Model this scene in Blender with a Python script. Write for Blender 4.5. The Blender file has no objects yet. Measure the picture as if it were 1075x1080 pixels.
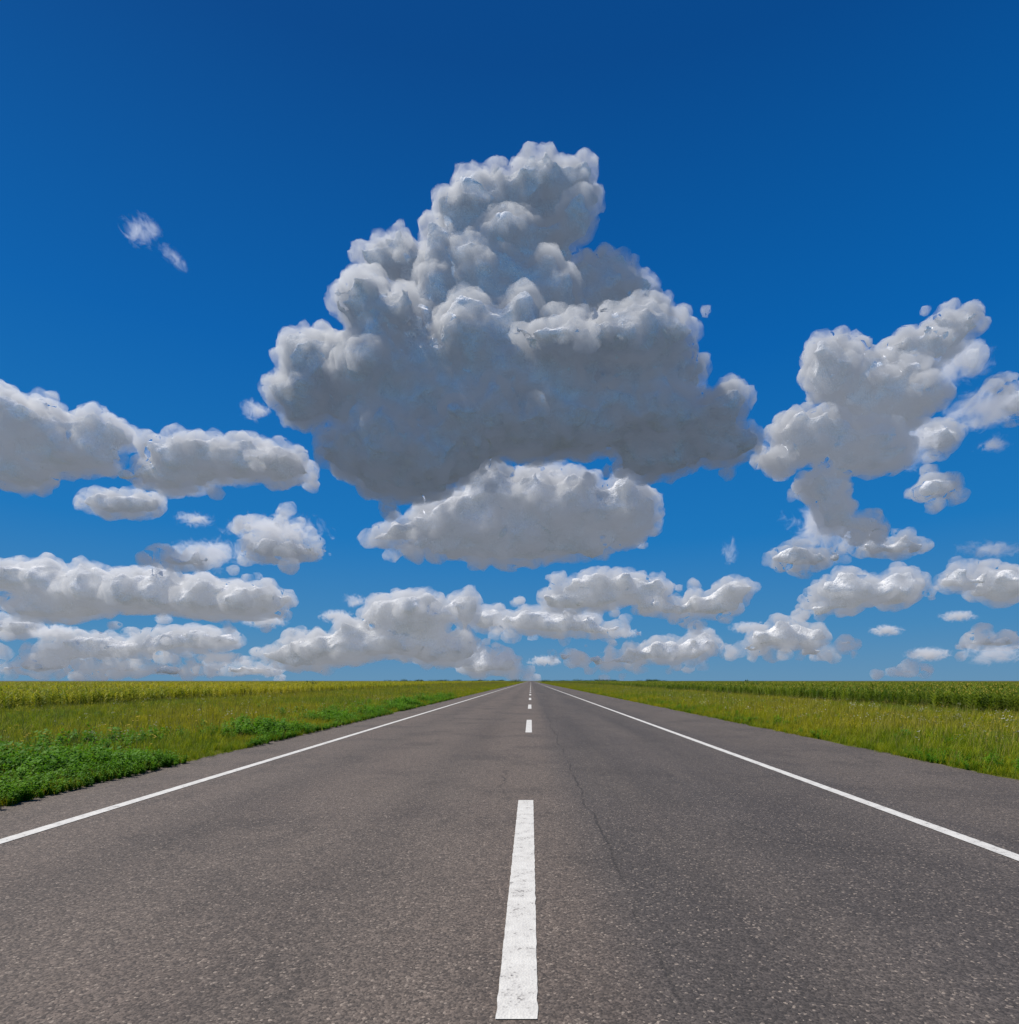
import bpy, math, random
import numpy as np
from mathutils import Vector, noise as mnoise
random.seed(7); RNG=np.random.default_rng(7)
S=bpy.context.scene; COL=S.collection
H=1.2; F=650.0; VX,VY=560.0,718.0

# ---------------- helpers ----------------
def link(o): COL.objects.link(o); return o
def np_mesh(name,V,T,attrs=None):
    me=bpy.data.meshes.new(name); V=np.asarray(V,np.float32); T=np.asarray(T,np.int32); k=T.shape[1]
    me.vertices.add(len(V)); me.vertices.foreach_set('co',V.ravel())
    me.loops.add(T.size); me.loops.foreach_set('vertex_index',T.ravel())
    me.polygons.add(len(T)); me.polygons.foreach_set('loop_start',np.arange(0,T.size,k,dtype=np.int32))
    me.update(calc_edges=True); me.validate(); return me
class NT:
    def __init__(s,tree): s.t=tree; tree.nodes.clear()
    def n(s,typ,**kw):
        nd=s.t.nodes.new(typ)
        ins=kw.pop('ins',{})
        for k,v in kw.items(): setattr(nd,k,v)
        for k,v in ins.items():
            if isinstance(v,bpy.types.NodeSocket): s.t.links.new(v,nd.inputs[k])
            else: nd.inputs[k].default_value=v
        return nd
    def m(s,op,a,b=0.0,c=0.0,clamp=False):
        return s.n('ShaderNodeMath',operation=op,use_clamp=clamp,ins={0:a,1:b,2:c}).outputs[0]
    def mix(s,f,a,b,blend='MIX'):
        nd=s.n('ShaderNodeMix',data_type='RGBA',blend_type=blend,ins={0:f,6:a,7:b}); return nd.outputs[2]
    def noise(s,vec,scale,detail=3,rough=.5,dist=0):
        return s.n('ShaderNodeTexNoise',ins={'Vector':vec,'Scale':scale,'Detail':detail,'Roughness':rough,'Distortion':dist})
    def rng(s,v,a,b,c=0.,d=1.,it='SMOOTHSTEP'):
        return s.n('ShaderNodeMapRange',interpolation_type=it,ins={0:v,1:a,2:b,3:c,4:d}).outputs[0]
def newmat(name):
    m=bpy.data.materials.new(name); m.use_nodes=True; return m,NT(m.node_tree)
def C(r,g,b): return (r,g,b,1.0)

# ---------------- world ----------------
SUN_EL=math.radians(62); SUN_AZ=math.radians(-74)   # azimuth from +Y toward +X
w=bpy.data.worlds.new("World"); S.world=w; w.use_nodes=True; t=NT(w.node_tree)
sky=t.n('ShaderNodeTexSky',sky_type='NISHITA',sun_disc=False,sun_elevation=SUN_EL,sun_rotation=SUN_AZ,altitude=200,air_density=1.0,dust_density=.4,ozone_density=3.0)
tc=t.n('ShaderNodeTexCoord'); sep=t.n('ShaderNodeSeparateXYZ',ins={0:tc.outputs['Generated']})
el=t.m('ARCSINE',sep.outputs[2]); f=t.m('DIVIDE',el,math.pi/2,clamp=True)
cr=t.n('ShaderNodeValToRGB',ins={0:f}); R=cr.color_ramp
R.elements[0].position=0; R.elements[0].color=C(.12,.28,.46)
R.elements[1].position=1; R.elements[1].color=C(.0,.028,.14)
for p,c in ((.05,C(.055,.24,.49)),(.14,C(.008,.18,.50)),(.30,C(.0,.118,.42)),(.50,C(.0,.064,.265))):
    e=R.elements.new(p); e.color=c
sc=t.n('ShaderNodeVectorMath',operation='SCALE',ins={0:cr.outputs[0],'Scale':10.0}).outputs[0]
mx=t.mix(.97,sky.outputs[0],sc)
bg=t.n('ShaderNodeBackground',ins={0:mx,1:.1}); out=t.n('ShaderNodeOutputWorld',ins={0:bg.outputs[0]})

sd=Vector((math.sin(SUN_AZ)*math.cos(SUN_EL),math.cos(SUN_AZ)*math.cos(SUN_EL),math.sin(SUN_EL)))
L=bpy.data.lights.new("sun",'SUN'); L.energy=5.0; L.angle=math.radians(.5); L.color=(1,.955,.88)
lo=link(bpy.data.objects.new("sun",L)); lo.rotation_euler=sd.to_track_quat('Z','Y').to_euler()

# ---------------- camera ----------------
cam=bpy.data.cameras.new("camera"); co=link(bpy.data.objects.new("camera",cam)); S.camera=co
cam.sensor_fit='VERTICAL'; cam.sensor_height=36; cam.sensor_width=36; cam.lens=36*F/1080
cam.shift_y=(VY-540)/1080; cam.shift_x=-(VX-537.5)/1080
cam.clip_start=.05; cam.clip_end=90000
co.location=(0,0,H); co.rotation_euler=(math.pi/2,0,0)
S.view_settings.view_transform='Standard'; S.view_settings.look='None'; S.view_settings.exposure=0

# ---------------- ground ----------------
def grid_obj(name,xs,ys,z,mat,jit=None):
    V=[];T=[]
    nx=len(xs)
    for j,y in enumerate(ys):
        for i,x in enumerate(xs):
            xx=x
            if jit: xx=x+jit(i,x,y)
            V.append((xx,y,z))
    for j in range(len(ys)-1):
        for i in range(nx-1):
            a=j*nx+i; T.append((a,a+1,a+nx+1,a+nx))
    me=np_mesh(name,V,T); o=link(bpy.data.objects.new(name,me)); me.materials.append(mat); return o
gm,t=newmat("meadow_soil")
P=t.n('ShaderNodeNewGeometry').outputs['Position']
n1=t.noise(P,.12,4); n2=t.noise(P,3,5,.65); n3=t.noise(P,40,3)
c=t.mix(t.rng(n1.outputs[0],.35,.65),C(.10,.125,.012),C(.19,.175,.02))
c=t.mix(t.rng(n2.outputs[0],.4,.7,0,.6),c,C(.12,.10,.035))
c=t.mix(t.rng(n3.outputs[0],.3,.7,0,.5),c,C(.04,.05,.01))
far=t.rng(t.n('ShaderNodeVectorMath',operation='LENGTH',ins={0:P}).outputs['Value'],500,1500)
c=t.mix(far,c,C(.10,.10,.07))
b=t.n('ShaderNodeBump',ins={'Strength':.6,'Distance':.03,'Height':n3.outputs[0]})
pb=t.n('ShaderNodeBsdfPrincipled',ins={'Base Color':c,'Roughness':.95,'Normal':b.outputs[0],'Specular IOR Level':.1})
t.n('ShaderNodeOutputMaterial',ins={0:pb.outputs[0]})
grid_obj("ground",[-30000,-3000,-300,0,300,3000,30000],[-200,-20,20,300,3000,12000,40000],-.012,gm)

# ---------------- road ----------------
am,t=newmat("worn_asphalt")
P=t.n('ShaderNodeNewGeometry').outputs['Position']
sx=t.n('ShaderNodeSeparateXYZ',ins={0:P}); X,Y=sx.outputs[0],sx.outputs[1]
vor=t.n('ShaderNodeTexVoronoi',feature='F1',ins={'Vector':P,'Scale':95.,'Randomness':1.})
vcol=t.n('ShaderNodeSeparateColor',ins={0:vor.outputs['Color']})
vor2=t.n('ShaderNodeTexVoronoi',feature='F1',ins={'Vector':P,'Scale':210.,'Randomness':1.})
v2=t.n('ShaderNodeSeparateColor',ins={0:vor2.outputs['Color']})
stretch=t.n('ShaderNodeMapping',ins={0:P,3:(1.,.09,1.)}).outputs[0]
big=t.noise(stretch,1.1,5,.6); patch=t.noise(P,.7,4,.6); fine=t.noise(P,14,4,.7)
lane=t.rng(t.m('ADD',X,t.m('MULTIPLY',t.m('SUBTRACT',big.outputs[0],.5),.5)),.1,.6)
left=C(.117,.096,.083); right=C(.067,.060,.058)
base=t.mix(lane,left,right)
sh=t.rng(t.m('ABSOLUTE',t.m('ADD',X,.32)),3.6,4.6)
base=t.mix(t.m('MULTIPLY',sh,.55),base,C(.11,.092,.078))
def track(x0,wd):
    d=t.m('DIVIDE',t.m('SUBTRACT',X,x0),wd); return t.m('EXPONENT',t.m('MULTIPLY',t.m('MULTIPLY',d,d),-1.))
tr=t.m('ADD',t.m('ADD',track(1.05,.38),track(2.5,.45)),t.m('ADD',track(-1.1,.38),track(-2.8,.38)),clamp=True)
base=t.mix(t.m('MULTIPLY',tr,.4),base,C(.040,.036,.035))
base=t.mix(t.rng(big.outputs[0],.3,.72,0,.45),base,C(.135,.115,.10))
base=t.mix(t.rng(patch.outputs[0],.46,.70,0,.48),base,C(.040,.036,.035))
st=t.rng(t.noise(t.n('ShaderNodeMapping',ins={0:P,3:(1.,.3,1.)}).outputs[0],2.3,5,.7).outputs[0],.55,.73,0,.4)
base=t.mix(st,base,C(.030,.027,.026))
dark=t.mix(1.,base,C(.64,.62,.60),'MULTIPLY'); lite=t.mix(1.,base,C(1.6,1.52,1.43),'MULTIPLY')
agg=t.mix(t.rng(vcol.outputs[0],.1,.95,0,1,'LINEAR'),dark,lite)
agg=t.mix(t.rng(vcol.outputs[1],.93,.98,0,.65),agg,C(.38,.31,.25))
agg=t.mix(t.rng(v2.outputs[0],.72,.95,0,.6),agg,C(.030,.028,.027))
agg=t.mix(t.rng(fine.outputs[0],.35,.7,0,.35),agg,C(.040,.036,.034))
wob=t.noise(t.n('ShaderNodeMapping',ins={0:P,3:(0.,.35,0.)}).outputs[0],1.,6,.65)
cx=t.m('ADD',.55,t.m('MULTIPLY',t.m('SUBTRACT',wob.outputs[0],.5),.4))
dcr=t.m('ABSOLUTE',t.m('SUBTRACT',X,cx))
ck=t.rng(dcr,.003,.018,1,0); ckm=t.rng(t.noise(P,1.1,3).outputs[0],.38,.56)
ck=t.m('MULTIPLY',ck,t.m('MULTIPLY',ckm,.55))
vc=t.n('ShaderNodeTexVoronoi',feature='DISTANCE_TO_EDGE',ins={'Vector':t.n('ShaderNodeVectorMath',operation='ADD',ins={0:P,1:t.n('ShaderNodeVectorMath',operation='SCALE',ins={0:t.noise(P,1.6,4).outputs[1],'Scale':.9}).outputs[0]}).outputs[0],'Scale':.33})
ck2=t.m('MULTIPLY',t.rng(vc.outputs[0],.001,.006,1,0),t.rng(t.noise(P,.23,2).outputs[0],.48,.58,0,.5))
ckk=t.m('MAXIMUM',ck,ck2)
col=t.mix(ckk,agg,C(.018,.017,.016))
hh=t.m('SUBTRACT',t.m('MULTIPLY',vor.outputs['Distance'],-1.),t.m('MULTIPLY',ckk,2.))
b=t.n('ShaderNodeBump',ins={'Strength':.45,'Distance':.006,'Height':hh})
pb=t.n('ShaderNodeBsdfPrincipled',ins={'Base Color':col,'Roughness':.82,'Normal':b.outputs[0],'Specular IOR Level':.3})
t.n('ShaderNodeOutputMaterial',ins={0:pb.outputs[0]})
ys=[-12.]
while ys[-1]<20000: ys.append(ys[-1]+max(.12,.02*abs(ys[-1])))
def jit(i,x,y):
    if i in(0,3):
        return .16*mnoise.noise(Vector((x,y*.9,0)))+.09*mnoise.noise(Vector((x,y*3.7,2)))
    return 0
grid_obj("road",[-5.15,-3.,3.,5.9],ys,0.,am,jit)

pm,t=newmat("road_paint")
P=t.n('ShaderNodeNewGeometry').outputs['Position']
v=t.n('ShaderNodeTexVoronoi',ins={'Vector':P,'Scale':95.}); vs=t.n('ShaderNodeSeparateColor',ins={0:v.outputs['Color']})
nn=t.noise(P,9,5,.7); n2=t.noise(P,60,3,.7)
wear=t.m('ADD',t.m('MULTIPLY',vs.outputs[0],.35),t.m('MULTIPLY',nn.outputs[0],.9))
c=t.mix(t.rng(nn.outputs[0],.3,.7),C(.64,.62,.57),C(.52,.50,.46))
c=t.mix(t.rng(n2.outputs[0],.55,.75,0,.35),c,C(.36,.33,.30))
c=t.mix(t.rng(wear,.76,.92,0,.85),c,C(.14,.125,.115))
b=t.n('ShaderNodeBump',ins={'Strength':.5,'Distance':.004,'Height':v.outputs['Distance']})
pb=t.n('ShaderNodeBsdfPrincipled',ins={'Base Color':c,'Roughness':.65,'Normal':b.outputs[0]})
t.n('ShaderNodeOutputMaterial',ins={0:pb.outputs[0]})
def strip(xc,wd,y0,y1,V,T,z=.004):
    y=y0; rows=[]
    while True:
        rows.append(y)
        if y>=y1: break
        y=min(y1,y+max(.025,abs(y)*.012))
    b0=len(V)
    for y in rows:
        j=.003
        a=j*mnoise.noise(Vector((xc,y*14,1)))*1.6; b_=j*mnoise.noise(Vector((xc,y*14,7)))*1.6
        V.append((xc-wd/2+a,y,z)); V.append((xc+wd/2+b_,y,z))
    for k in range(len(rows)-1):
        a=b0+2*k; T.append((a,a+1,a+3,a+2))
V=[];T=[]
y=2.18
while y<1500:
    strip(-.05,.15,y,y+4.0 if y<5 else y+4.6,V,T); y+=12.1
y=2.18-12.1; strip(-.05,.15,y,y+4.2,V,T)
me=np_mesh("centre_line_marking",V,T); me.materials.append(pm); link(bpy.data.objects.new("centre_line_marking",me))
for nm,xc in (("edge_line_marking",-3.95),("edge_line_marking",3.3)):
    V=[];T=[]; strip(xc,.12,-10,15000,V,T)
    me=np_mesh(nm,V,T); me.materials.append(pm); link(bpy.data.objects.new(nm,me))

# ---------------- vegetation ----------------
def leafmat(name,c1,c2,c3,trans=.4,patch=.15):
    m,t=newmat(name)
    P=t.n('ShaderNodeNewGeometry').outputs['Position']
    oi=t.n('ShaderNodeObjectInfo').outputs['Random']
    n=t.noise(P,patch,3); c=t.mix(t.rng(n.outputs[0],.38,.62),C(*c1),C(*c2))
    c=t.mix(t.m('MULTIPLY',oi,.6),c,C(*c3))
    hs=t.n('ShaderNodeHueSaturation',ins={'Value':t.m('MULTIPLY_ADD',oi,.6,.65),'Color':c}).outputs[0]
    d=t.n('ShaderNodeBsdfPrincipled',ins={'Base Color':hs,'Roughness':.6,'Specular IOR Level':.15})
    tr=t.n('ShaderNodeBsdfTranslucent',ins={0:hs}); mx=t.n('ShaderNodeMixShader',ins={0:trans,1:d.outputs[0],2:tr.outputs[0]})
    t.n('ShaderNodeOutputMaterial',ins={0:mx.outputs[0]}); return m
M_grass=leafmat("grass_blades",(.14,.27,.005),(.35,.35,.007),(.42,.35,.012))
M_weed=leafmat("weed_leaves",(.08,.25,.008),(.12,.29,.010),(.16,.29,.012))
M_corn=leafmat("corn_leaves",(.08,.16,.008),(.13,.20,.010),(.22,.24,.016),.4,.05)
M_corn2=leafmat("ripening_leaves",(.20,.29,.012),(.36,.37,.014),(.48,.38,.018),.4,.05)
def flat(name,c):
    m,t=newmat(name); P=t.n('ShaderNodeNewGeometry').outputs['Position']; n=t.noise(P,30,2)
    cc=t.mix(n.outputs[0],C(*[k*.7 for k in c]),C(*c))
    d=t.n('ShaderNodeBsdfPrincipled',ins={'Base Color':cc,'Roughness':.8}); t.n('ShaderNodeOutputMaterial',ins={0:d.outputs[0]}); return m
M_tassel=flat("corn_tassel",(.60,.46,.06)); M_petal=flat("white_petals",(.75,.73,.68)); M_yel=flat("yellow_petals",(.65,.45,.03)); M_stem=flat("dry_stem",(.32,.27,.06))
def blade(V,T,M,base,ang,ln,wd,bend,mi,seg=4,lean=.15,droop=1.):
    dx,dy=math.cos(ang),math.sin(ang); b0=len(V)
    for k in range(seg+1):
        s=k/seg; r=ln*(lean*s+bend*s*s); z=ln*(s-.45*droop*bend*s*s*s)
        ww=wd*(1-s)**.7*(.6+.4*min(1,s*4)) if k<seg else wd*.04
        V.append((base[0]+dx*r-dy*ww/2,base[1]+dy*r+dx*ww/2,base[2]+z))
        V.append((base[0]+dx*r+dy*ww/2,base[1]+dy*r-dx*ww/2,base[2]+z))
    for k in range(seg):
        a=b0+2*k; T.append((a,a+1,a+3,a+2)); M.append(mi)
def ovleaf(V,T,M,p,ang,ln,wd,tilt,mi):
    d=Vector((math.cos(ang)*math.cos(tilt),math.sin(ang)*math.cos(tilt),math.sin(tilt)))
    s=Vector((-math.sin(ang),math.cos(ang),0)); u=d.cross(s); b=len(V); p=Vector(p)
    pts=[p,p+d*ln*.35+s*wd*.5-u*wd*.1,p+d*ln*.75+s*wd*.33-u*wd*.1,p+d*ln,p+d*ln*.75-s*wd*.33-u*wd*.1,p+d*ln*.35-s*wd*.5-u*wd*.1,p+d*ln*.5]
    V+= [tuple(q) for q in pts]
    for q in ((0,1,6,5),(1,2,3,6),(6,3,4,5)): T.append(tuple(b+i for i in q)); M.append(mi)
def mk(name,V,T,M,mats):
    me=np_mesh(name,V,T); 
    for m in mats: me.materials.append(m)
    me.polygons.foreach_set('material_index',np.array(M,np.int32)); return bpy.data.objects.new(name,me)
def coll(name,objs):
    c=bpy.data.collections.new(name)
    for o in objs: c.objects.link(o)
    return c
rr=random.uniform
def grass_var(i):
    V=[];T=[];M=[]
    for k in range(26):
        a=rr(0,6.28); r=rr(0,.11); blade(V,T,M,(r*math.cos(a),r*math.sin(a),0),rr(0,6.28),rr(.09,.24),rr(.004,.009),rr(.1,.7),0,4)
    if i%2:
        for k in range(3):
            b=(rr(-.08,.08),rr(-.08,.08),0); blade(V,T,M,b,rr(0,6.28),rr(.3,.42),.004,.15,1,4)
    return mk("tuft%d"%i,V,T,M,[M_grass,M_stem])
def weed_var(i):
    V=[];T=[];M=[]
    for k in range(9):
        a=rr(0,6.28); le=rr(.15,.9); h=rr(.14,.34); dx,dy=math.cos(a)*le*.4,math.sin(a)*le*.4
        blade(V,T,M,(0,0,0),a,h,.006,le*.5,0,3)
        for q in range(11):
            s=rr(.2,1); ovleaf(V,T,M,(dx*s*h*1.3,dy*s*h*1.3,h*s),rr(0,6.28),rr(.03,.06),rr(.018,.035),rr(-.5,.8),0)
    return mk("weed%d"%i,V,T,M,[M_weed])
def flower_var(i):
    V=[];T=[];M=[]
    for k in range(6):
        b=(rr(-.12,.12),rr(-.12,.12),0); h=rr(.2,.38); blade(V,T,M,b,0,h,.004,.0,0,2,0)
        for q in range(6):
            ovleaf(V,T,M,(b[0],b[1],h),q*1.05,.018,.014,.3,1)
    return mk("flower%d"%i,V,T,M,[M_grass,M_petal if i%2 else M_yel])
def corn_var(i,mat):
    V=[];T=[];M=[]; h=rr(.86,.99)
    for a in (0,1.57): blade(V,T,M,(0,0,0),a,h,.028,.0,0,3,0)
    n=10; a0=rr(0,6.28)
    for k in range(n):
        z=h*(.12+.78*k/n); blade(V,T,M,(0,0,z),a0+k*math.pi+rr(-.5,.5),rr(.38,.6)*(1-.35*k/n),.065,rr(.7,1.2),0,5,.4,1.3)
    for k in range(6): blade(V,T,M,(0,0,h*.95),rr(0,6.28),rr(.07,.13),.012,rr(.2,.6),1,3)
    return mk("corn%d"%i,V,T,M,[mat,M_tassel])
CG=coll("grass_tufts",[grass_var(i) for i in range(5)])
CW=coll("weed_clumps",[weed_var(i) for i in range(4)])
CF=coll("flower_stems",[flower_var(i) for i in range(4)])
CC=coll("corn_plants",[corn_var(i,M_corn) for i in range(4)])
CC2=coll("ripening_plants",[corn_var(i+4,M_corn2) for i in range(4)])
def scatter(name,pos,scl,coll_,nvar,tilt=.12):
    n=len(pos); me=bpy.data.meshes.new(name); me.vertices.add(n); me.vertices.foreach_set('co',np.asarray(pos,np.float32).ravel())
    a=me.attributes.new('scl','FLOAT','POINT'); a.data.foreach_set('value',np.asarray(scl,np.float32))
    rot=np.stack([RNG.normal(0,tilt,n),RNG.normal(0,tilt,n),RNG.uniform(0,6.283,n)],1).astype(np.float32)
    a=me.attributes.new('rot','FLOAT_VECTOR','POINT'); a.data.foreach_set('vector',rot.ravel())
    a=me.attributes.new('idx','INT','POINT'); a.data.foreach_set('value',RNG.integers(0,nvar,n).astype(np.int32))
    o=link(bpy.data.objects.new(name,me))
    g=bpy.data.node_groups.new(name+"_scatter",'GeometryNodeTree')
    g.interface.new_socket('Geometry',in_out='INPUT',socket_type='NodeSocketGeometry')
    g.interface.new_socket('Geometry',in_out='OUTPUT',socket_type='NodeSocketGeometry')
    N=g.nodes; gi=N.new('NodeGroupInput'); go=N.new('NodeGroupOutput'); ip=N.new('GeometryNodeInstanceOnPoints')
    ci=N.new('GeometryNodeCollectionInfo'); ci.inputs[0].default_value=coll_; ci.inputs['Separate Children'].default_value=True; ci.inputs['Reset Children'].default_value=True
    def na(nm,dt):
        q=N.new('GeometryNodeInputNamedAttribute'); q.data_type=dt; q.inputs[0].default_value=nm; return q.outputs[0]
    l=g.links.new; l(gi.outputs[0],ip.inputs['Points']); l(ci.outputs[0],ip.inputs['Instance']); ip.inputs['Pick Instance'].default_value=True
    l(na('idx','INT'),ip.inputs['Instance Index']); l(na('rot','FLOAT_VECTOR'),ip.inputs['Rotation']); l(na('scl','FLOAT'),ip.inputs['Scale'])
    l(ip.outputs[0],go.inputs[0])
    md=o.modifiers.new('scatter','NODES'); md.node_group=g; return o
def logy(n,a,b): return np.exp(RNG.uniform(math.log(a),math.log(b),n))
def vis(x,y,m=1.15): return (np.abs(x)<m*(y+1.5))
def verge(side,x0,x1,n,name):
    y=logy(n,2.5,420); x=x0+(x1-x0)*RNG.uniform(0,1,n)**1.15
    edge=.25*np.sin(y*1.7)+.2*np.sin(y*.53+1)+.12*np.sin(y*5.1); x=np.maximum(x, x0+RNG.uniform(0,.25,n)+np.maximum(0,edge)*.6*(RNG.uniform(0,1,n)))
    k=vis(x,y); x,y=x[k],y[k]; s=RNG.uniform(.7,1.5,len(x))*(1+np.clip(y/120,0,1.2))*np.clip(.45+(x-x0)*.35,.45,1.)
    pos=np.stack([side*x,y,np.full(len(x),-.015)],1); return scatter(name,pos,s,CG,5)
verge(-1,5.0,24,72000,"meadow_grass"); verge(1,5.8,20,62000,"meadow_grass")
def weeds(side,x0,n,spread,ymax,name,thr,sc):
    y=logy(n,2.6,ymax); x=x0+np.abs(RNG.normal(0,spread,n))
    cl=np.array([mnoise.noise(Vector((side*a*.6,b*.45,3))) for a,b in zip(x,y)])
    k=vis(x,y)&(cl>thr-.15*(y<9)); x,y,cl=x[k],y[k],cl[k]
    s=sc*RNG.uniform(.5,1.2,len(x))*(1+cl*.9)*np.clip(.55+(x-x0)*.8,.5,1.1)
    return scatter(name,np.stack([side*x,y,np.full(len(x),-.015)],1),s,CW,4)
weeds(-1,5.0,6500,1.0,45,"roadside_weeds",-.12,.88); weeds(1,5.85,1600,.7,90,"roadside_weeds",.05,.6)
n=5000; y=logy(n,5,200); x=np.where(RNG.uniform(0,1,n)<.5,-RNG.uniform(6,22,n),RNG.uniform(6.5,19,n))
cl=np.array([mnoise.noise(Vector((a*.3,b*.12,9))) for a,b in zip(x,y)]); k=(cl>.12)&vis(np.abs(x),y)
scatter("meadow_weeds",np.stack([x[k],y[k],x[k]*0-.015],1),RNG.uniform(.5,1.0,k.sum()),CW,4)
n=2600; y=logy(n,5,140); x=np.where(RNG.uniform(0,1,n)<.35,-RNG.uniform(6,20,n),RNG.uniform(7,18,n))
scatter("wildflowers",np.stack([x,y,x*0-.01],1),RNG.uniform(.7,1.2,n),CF,4)
def crop(side,x0,name,cc,n):
    y=logy(n,10,900); x=x0+(np.exp(RNG.uniform(0,math.log(1+500/6),n))-1)*6
    x=np.round(x/.7)*.7+RNG.normal(0,.12,n); k=vis(x,y,1.0); x,y=x[k],y[k]
    gap=np.array([mnoise.noise(Vector((a*.05,b*.02,5)))+.6*mnoise.noise(Vector((a*.5,b*.2,8))) for a,b in zip(x,y)])
    s=RNG.uniform(.84,1.08,len(x))*(1+gap*.14)*np.clip(.85+(x-x0)/30,.85,1.02)
    return scatter(name,np.stack([side*x,y,x*0-.01],1),s,cc,4,.06)
crop(1,15.5,"corn_field",CC,55000); crop(-1,19.5,"corn_field",CC2,55000)
def clump_obj(name,items,mat):
    V=[];T=[];M=[]
    for (cx,cy,wd,ht) in items:
        for k in range(int(260)):
            a=rr(0,6.28); e=rr(0,1); u=random.random()**.4
            lob=1+.3*math.sin(3*a+cx)
            p=(cx+wd*.5*u*lob*math.cos(a)*math.sqrt(1-e*e*.7),cy+wd*.5*u*math.sin(a),ht*(.08+.9*e*u*(1-.25*abs(math.cos(a)))))
            for q in range(2): ovleaf(V,T,M,p,rr(0,6.28),ht*rr(.1,.2),ht*rr(.06,.13),rr(-.6,1.),0)
        for q in range(4): blade(V,T,M,(cx,cy,0),rr(0,6.28),ht*.8,ht*.03,.3,1,3)
    o=mk(name,V,T,M,[mat,M_stem]); link(o); return o
M_bush=leafmat("bush_leaves",(.04,.10,.012),(.055,.12,.015),(.08,.13,.02),.2)
clump_obj("bush",[(23,64,3.0,1.4)],M_bush); clump_obj("bush",[(-27,75,3.,1.3)],M_bush)
it=[]
for k in range(70):
    y_=rr(500,900); sx_=random.choice([-1,1]); it.append((sx_*rr(14,150)*y_/700*(1 if sx_>0 else 1.1),y_,rr(6,16),rr(1.8,3.6)))
clump_obj("distant_tree_line",it,M_bush)

# ---------------- clouds ----------------
def ico(sub):
    import bmesh
    b=bmesh.new(); bmesh.ops.create_icosphere(b,subdivisions=sub,radius=1)
    V=np.array([v.co[:] for v in b.verts]); T=np.array([[v.index for v in f.verts] for f in b.faces]); b.free(); return V,T
ICO={k:ico(k) for k in (2,3,4)}
def vapour(name,D,mfp,amb,col,g=.3,ns=1.):
    # patchy droplets: density varies in space, so the rim of the cloud frays
    m,t=newmat(name); px=D/F
    P=t.n('ShaderNodeNewGeometry').outputs['Position']
    n=t.noise(P,1/(20*px*ns),3,.58,.5).outputs[0]
    dn=t.m('MULTIPLY',t.rng(n,.36,.68,.12,1),1/(mfp*px))
    s=t.n('ShaderNodeVolumeScatter',ins={'Color':C(*col),'Density':dn,'Anisotropy':g})
    e=t.n('ShaderNodeEmission',ins={0:C(*amb),1:dn})  # even glow in the vapour stands in for light scattered inside the cloud
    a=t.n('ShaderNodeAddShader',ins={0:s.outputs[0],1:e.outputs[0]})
    t.n('ShaderNodeOutputMaterial',ins={1:a.outputs[0]}); return m
def corem_(name,D,col,em,bs=1.):
    m,t=newmat(name); px=D/F
    P=t.n('ShaderNodeNewGeometry').outputs['Position']
    n=t.noise(P,1/(10*px*bs),5,.66,.3)
    bp=t.n('ShaderNodeBump',ins={'Strength':.9,'Distance':10*px*bs,'Height':n.outputs[0]})
    d=t.n('ShaderNodeBsdfDiffuse',ins={0:C(*col),'Normal':bp.outputs[0]}); e=t.n('ShaderNodeEmission',ins={0:C(*em),1:1.})  # added emission lifts the core's shaded sides, in place of scattered light
    a=t.n('ShaderNodeAddShader',ins={0:d.outputs[0],1:e.outputs[0]}); t.n('ShaderNodeOutputMaterial',ins={0:a.outputs[0]}); return m
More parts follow.
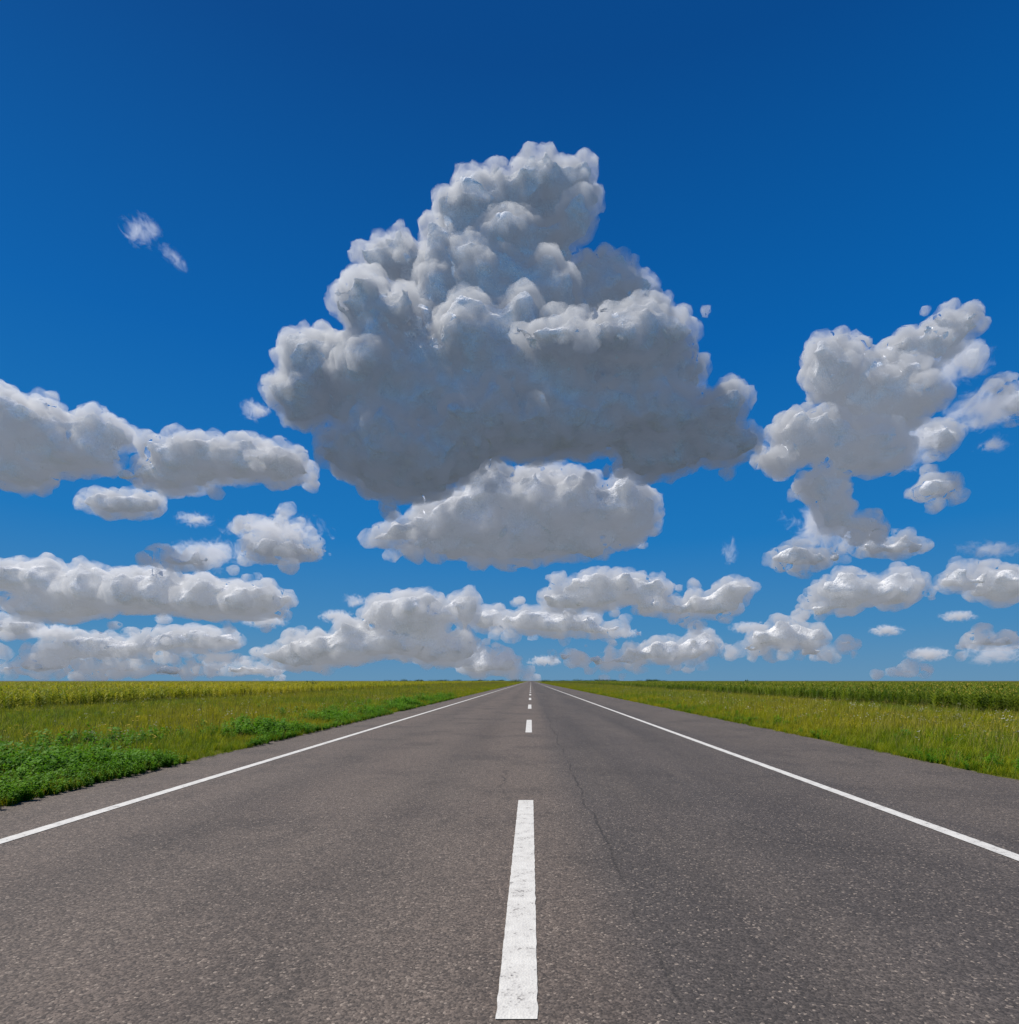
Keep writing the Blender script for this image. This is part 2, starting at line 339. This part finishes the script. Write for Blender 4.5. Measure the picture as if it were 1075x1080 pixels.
def cloud(name,D,blobs,mat,seed=0,dens=1.,core=5,vox=3.,frag=.5,ds=1.,cm=None,cv=2.,hn=11.,outset=4.):
    rg=np.random.default_rng(seed); px=D/F; A=[[],[],0]; B=[[],[],0]
    def add(c,r,k,both=True):
        V,T=ICO[k]
        for q in ((A,B) if both else (A,)):
            q[0].append(V*r+c); q[1].append(T+q[2]); q[2]+=len(V)
    for bl in blobs:
        bx,by,rx,rz=bl[:4]; dz=bl[4] if len(bl)>4 else rg.normal(0,.3)*min(bl[2:4])
        rx*=.92; rz*=.92
        rm=min(rx,rz); ry=min(rx,1.4*rz); asp=max(1,rx/rz); flat_=asp>1.9
        c=np.array([(bx-VX)*px,D+dz*px,(VY-by)*px+H]); r=np.array([rx,ry,rz])*px
        add(c-np.array([0,0,r[2]*(.25 if flat_ else 0)]),r*np.array([.85,.85,.5 if flat_ else .85]),4)
        n1=int(dens*np.clip(12*asp**.9*(rz/22)**.5,7,64))
        for k in range(n1):
            d=rg.normal(size=3); d/=np.linalg.norm(d)
            if d[2]<-.35: d[2]*=-.4
            if d[1]>.5: d[1]*=-1
            if flat_:
                u=rg.uniform(-1,1); r1=rm*px*rg.uniform(.35,.8)*(1-.6*abs(u)**2)
                p=c+np.array([u*r[0]*.9,d[1]*r[1]*.7,rg.uniform(-.35,.6)*r[2]*math.sqrt(max(0,1-u*u))])
            else:
                r1=rm*px*rg.uniform(.2,.46); p=c+d*r*.82
            p[2]=max(p[2],c[2]-r[2]*.85+r1*.8)
            add(p,np.array([r1,r1,r1*.9]),3)
            for q in range(9):
                e=rg.normal(size=3); e/=np.linalg.norm(e)
                if e@d<-.1 and not flat_: e=-e
                if e[2]<-.4: e[2]*=-1
                r2=r1*rg.uniform(.22,.55); add(p+e*r1*.85,np.array([r2]*3),2,r2>2.5*px)
        for k in range(int(frag*3*asp)):
            d=rg.normal(size=3); d/=np.linalg.norm(d); r2=px*rg.uniform(3,8)
            p=c+d*r*rg.uniform(1.0,1.12)
            for q in range(4): add(p+rg.normal(size=3)*r2*1.1,np.array([r2*1.3,r2,r2*.7])*rg.uniform(.5,1),2,False)
    av=np.concatenate(A[0]); dims=(av.max(0)-av.min(0)).mean()/px
    mat.cycles.volume_step_rate=float(min(1.,80./dims))
    o=None
    for nm,Q,mt,inset in ((name,A,mat,0),("dense_core",B,cm,core)):
        me=np_mesh(nm,np.concatenate(Q[0]),np.concatenate(Q[1])); me.materials.append(mt)
        ob=link(bpy.data.objects.new(nm,me))
        def rem(v=vox):
            rm_=ob.modifiers.new('union','REMESH'); rm_.mode='VOXEL'; rm_.voxel_size=v*px; rm_.use_smooth_shade=True
        def disp(kind,scale,st,mid=.5,depth=2):
            md=ob.modifiers.new('d','DISPLACE')
            if kind:
                tx=bpy.data.textures.new('t',kind); tx.noise_scale=scale*px
                if kind=='CLOUDS': tx.noise_depth=depth
                md.texture=tx
            md.texture_coords='LOCAL'; md.strength=st*px; md.mid_level=mid
        rem(); disp('CLOUDS',40,14*ds); disp('VORONOI',14,-5*ds,.35)
        if inset:
            sm=ob.modifiers.new('s','SMOOTH'); sm.factor=.5; sm.iterations=3
            disp(None,1,-inset,0.); rem(cv)
            disp('CLOUDS',12,4.*ds,.5,2); disp('VORONOI',6.5,-1.6*ds,.35); ob.parent=o
        else:
            disp(None,1,outset,0.); disp('CLOUDS',12,hn*ds,.5,3); o=ob
    return o
# thin wisps: small ellipsoidal pockets of patchy vapour
def wisp(D,bx,by,rx,rz,rot=0.,dens=.12,seed=0,thr=.5,amb=(.19,.20,.23),name="cloud_wisp"):
    px=D/F; V,T=ICO[3]; me=np_mesh(name,V,T); o=link(bpy.data.objects.new(name,me))
    o.location=((bx-VX)*px,D,(VY-by)*px+H); o.scale=(rx*px,min(rx,rz*1.6)*px,rz*px); o.rotation_euler=(0,math.radians(rot),0)
    m,t=newmat("self_lit_wispy_vapour"); me.materials.append(m); m.cycles.volume_step_rate=.8
    P=t.n('ShaderNodeTexCoord').outputs['Object']
    ln=t.n('ShaderNodeVectorMath',operation='LENGTH',ins={0:P}).outputs['Value']
    mp=t.n('ShaderNodeMapping',ins={0:P,1:(seed*3.1,seed*1.7,0.),3:(max(1.,rx/rz),1.,1.)}).outputs[0]
    n=t.noise(mp,1.7,6,.65,.8).outputs[0]
    v=t.m('SUBTRACT',t.m('ADD',n,t.m('MULTIPLY',t.m('SUBTRACT',1.,ln),.45)),thr+.22)
    v=t.m('MULTIPLY',t.m('MAXIMUM',v,0.),t.rng(ln,.75,1.,1,0)); dn=t.m('MULTIPLY',v,dens*8/px)
    s=t.n('ShaderNodeVolumeScatter',ins={'Color':C(1,1,1),'Density':dn,'Anisotropy':.2})
    e=t.n('ShaderNodeEmission',ins={0:C(*amb),1:dn}); a=t.n('ShaderNodeAddShader',ins={0:s.outputs[0],1:e.outputs[0]})  # wisps glow a little too, imitating multiply scattered light
    t.n('ShaderNodeOutputMaterial',ins={1:a.outputs[0]})
BIG=[(540,224,56,36,0),(590,218,38,36,-20),(497,242,44,34,-10),(602,260,28,24,-30),(520,282,96,52,10),(425,278,50,23,0),(395,330,42,20,-20),(520,345,120,74,20),(640,316,50,39,0),(676,345,34,20,-20),
(350,405,56,38,-20),(332,434,34,34,-30),(480,420,158,70,0),(415,372,46,24,-70),(640,400,86,34,-60),(590,412,50,22,-95),(705,398,42,26,-10),(698,448,82,42,-20),(755,478,38,24,-20),(430,490,94,42,-20),(560,460,150,44,-30),(430,512,60,24,-10),(690,486,56,24,0)]
BIG2=[(600,538,92,34,-10),(520,532,60,30,0),(480,554,62,28,0),(545,580,125,18,0),(410,568,34,9,0),(660,548,36,36,0),(440,562,50,16,0),(560,510,60,22,10),(560,562,100,28,0)]
RIGHT=[(1008,344,34,26),(965,366,42,24),(900,389,52,28),(935,420,60,40),(868,402,34,34),(850,465,46,30),(905,480,50,28),(880,540,24,26),(912,556,28,14),(868,512,32,22),(820,490,22,18),(960,395,30,24)]
RIGHT2=[(990,462,26,16),(1066,425,26,15),(992,513,24,15),(1028,378,13,22),(842,590,42,15),(935,578,42,14)]
LEFT=[(45,462,60,38),(112,459,40,20),(20,492,44,34),(75,484,66,22),(235,488,84,28),(290,488,38,24),(180,502,54,20)]
LEFT2=[(132,532,50,16),(285,552,40,8),(300,580,50,15),(195,592,36,12)]
L2=[(30,612,46,22),(135,626,84,28),(240,634,76,26),(60,640,66,20),(185,630,60,22),(90,622,50,24)]
L3=[(100,684,60,16),(200,676,66,16),(15,662,30,16),(150,706,80,8),(40,704,50,8),(60,692,40,11),(155,682,36,14)]
M2=[(380,682,80,22),(440,652,50,30),(410,648,30,20),(325,692,60,17),(490,642,20,22),(460,684,54,22)]
M25=[(520,700,40,17),(515,652,28,16),(262,706,44,9)]
M3=[(650,622,66,20),(612,634,50,15),(745,638,48,17),(770,624,28,16),(700,642,42,12)]
M35=[(585,657,60,19),(625,664,38,12),(702,688,56,15),(655,697,36,9),(738,680,24,15),(602,692,18,5),(545,652,26,11)]
M4=[(825,674,44,18),(862,686,26,7),(894,678,14,8),(898,625,42,20),(950,622,32,22),(880,642,36,9),(1012,613,30,15),(1062,617,30,24),(1045,678,40,10),(957,708,14,6),(795,684,22,7)]
A1=(.066,.078,.100); A_=(.11,.12,.142); B_=(.15,.153,.163); W=(1,1,1); K=(1,.96,.91)  # cloud glow colours in place of scattered light, then the scatter tints
def hz(name,D,bl,seed): cloud(name,D,bl,vapour("haze_tinted_lit_vapour",D,7,B_,K,ns=.75),seed,core=3.5,vox=2.8,cv=2.,ds=.75,hn=11,outset=3,cm=corem_("self_lit_dense_droplets",D,(.97,.94,.90),(.10,.11,.128),.7))  # far clouds: warm haze tint and extra glow put into the colours
def cl(D,bl,seed,bs=1.,em=(.010,.018,.036),mfp=8.,A=A_,**kw): cloud("cumulus_cloud",D,bl,vapour("self_lit_cloud_vapour",D,mfp,A,W,ns=bs),seed,cm=corem_("self_lit_dense_droplets",D,(.98,.98,.98),em,bs),**kw)
E2=(.062,.075,.10)  # stronger core glow that brightens the shade of the smaller clouds
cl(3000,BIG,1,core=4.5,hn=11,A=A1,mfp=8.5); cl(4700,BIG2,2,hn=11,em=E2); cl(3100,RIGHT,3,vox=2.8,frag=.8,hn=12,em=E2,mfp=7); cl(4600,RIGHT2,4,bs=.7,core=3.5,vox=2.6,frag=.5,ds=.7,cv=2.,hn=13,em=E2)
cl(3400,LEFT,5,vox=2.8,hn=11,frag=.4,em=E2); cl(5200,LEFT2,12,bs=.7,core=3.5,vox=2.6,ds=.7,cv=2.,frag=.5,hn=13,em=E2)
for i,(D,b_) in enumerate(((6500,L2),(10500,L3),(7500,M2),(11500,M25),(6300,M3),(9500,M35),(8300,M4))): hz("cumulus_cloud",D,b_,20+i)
W_=[(2800,150,244,30,20,0,.03),(2800,184,272,26,12,40,.02),(4400,1040,430,60,34,-10,.05),(4400,960,470,50,34,0,.05),(4400,1010,380,46,46,0,.04),(4400,205,548,30,12,0,.07),(4400,1048,580,60,16,0,.04),
(5000,290,560,80,26,0,.05),(2800,270,432,22,16,0,.06),(6000,1050,690,60,18,0,.05),(4400,870,560,60,34,20,.04),(7000,220,585,60,26,0,.05),(6000,770,582,14,22,0,.05),(7000,375,634,22,12,0,.06),(4400,1048,468,22,14,0,.06)]
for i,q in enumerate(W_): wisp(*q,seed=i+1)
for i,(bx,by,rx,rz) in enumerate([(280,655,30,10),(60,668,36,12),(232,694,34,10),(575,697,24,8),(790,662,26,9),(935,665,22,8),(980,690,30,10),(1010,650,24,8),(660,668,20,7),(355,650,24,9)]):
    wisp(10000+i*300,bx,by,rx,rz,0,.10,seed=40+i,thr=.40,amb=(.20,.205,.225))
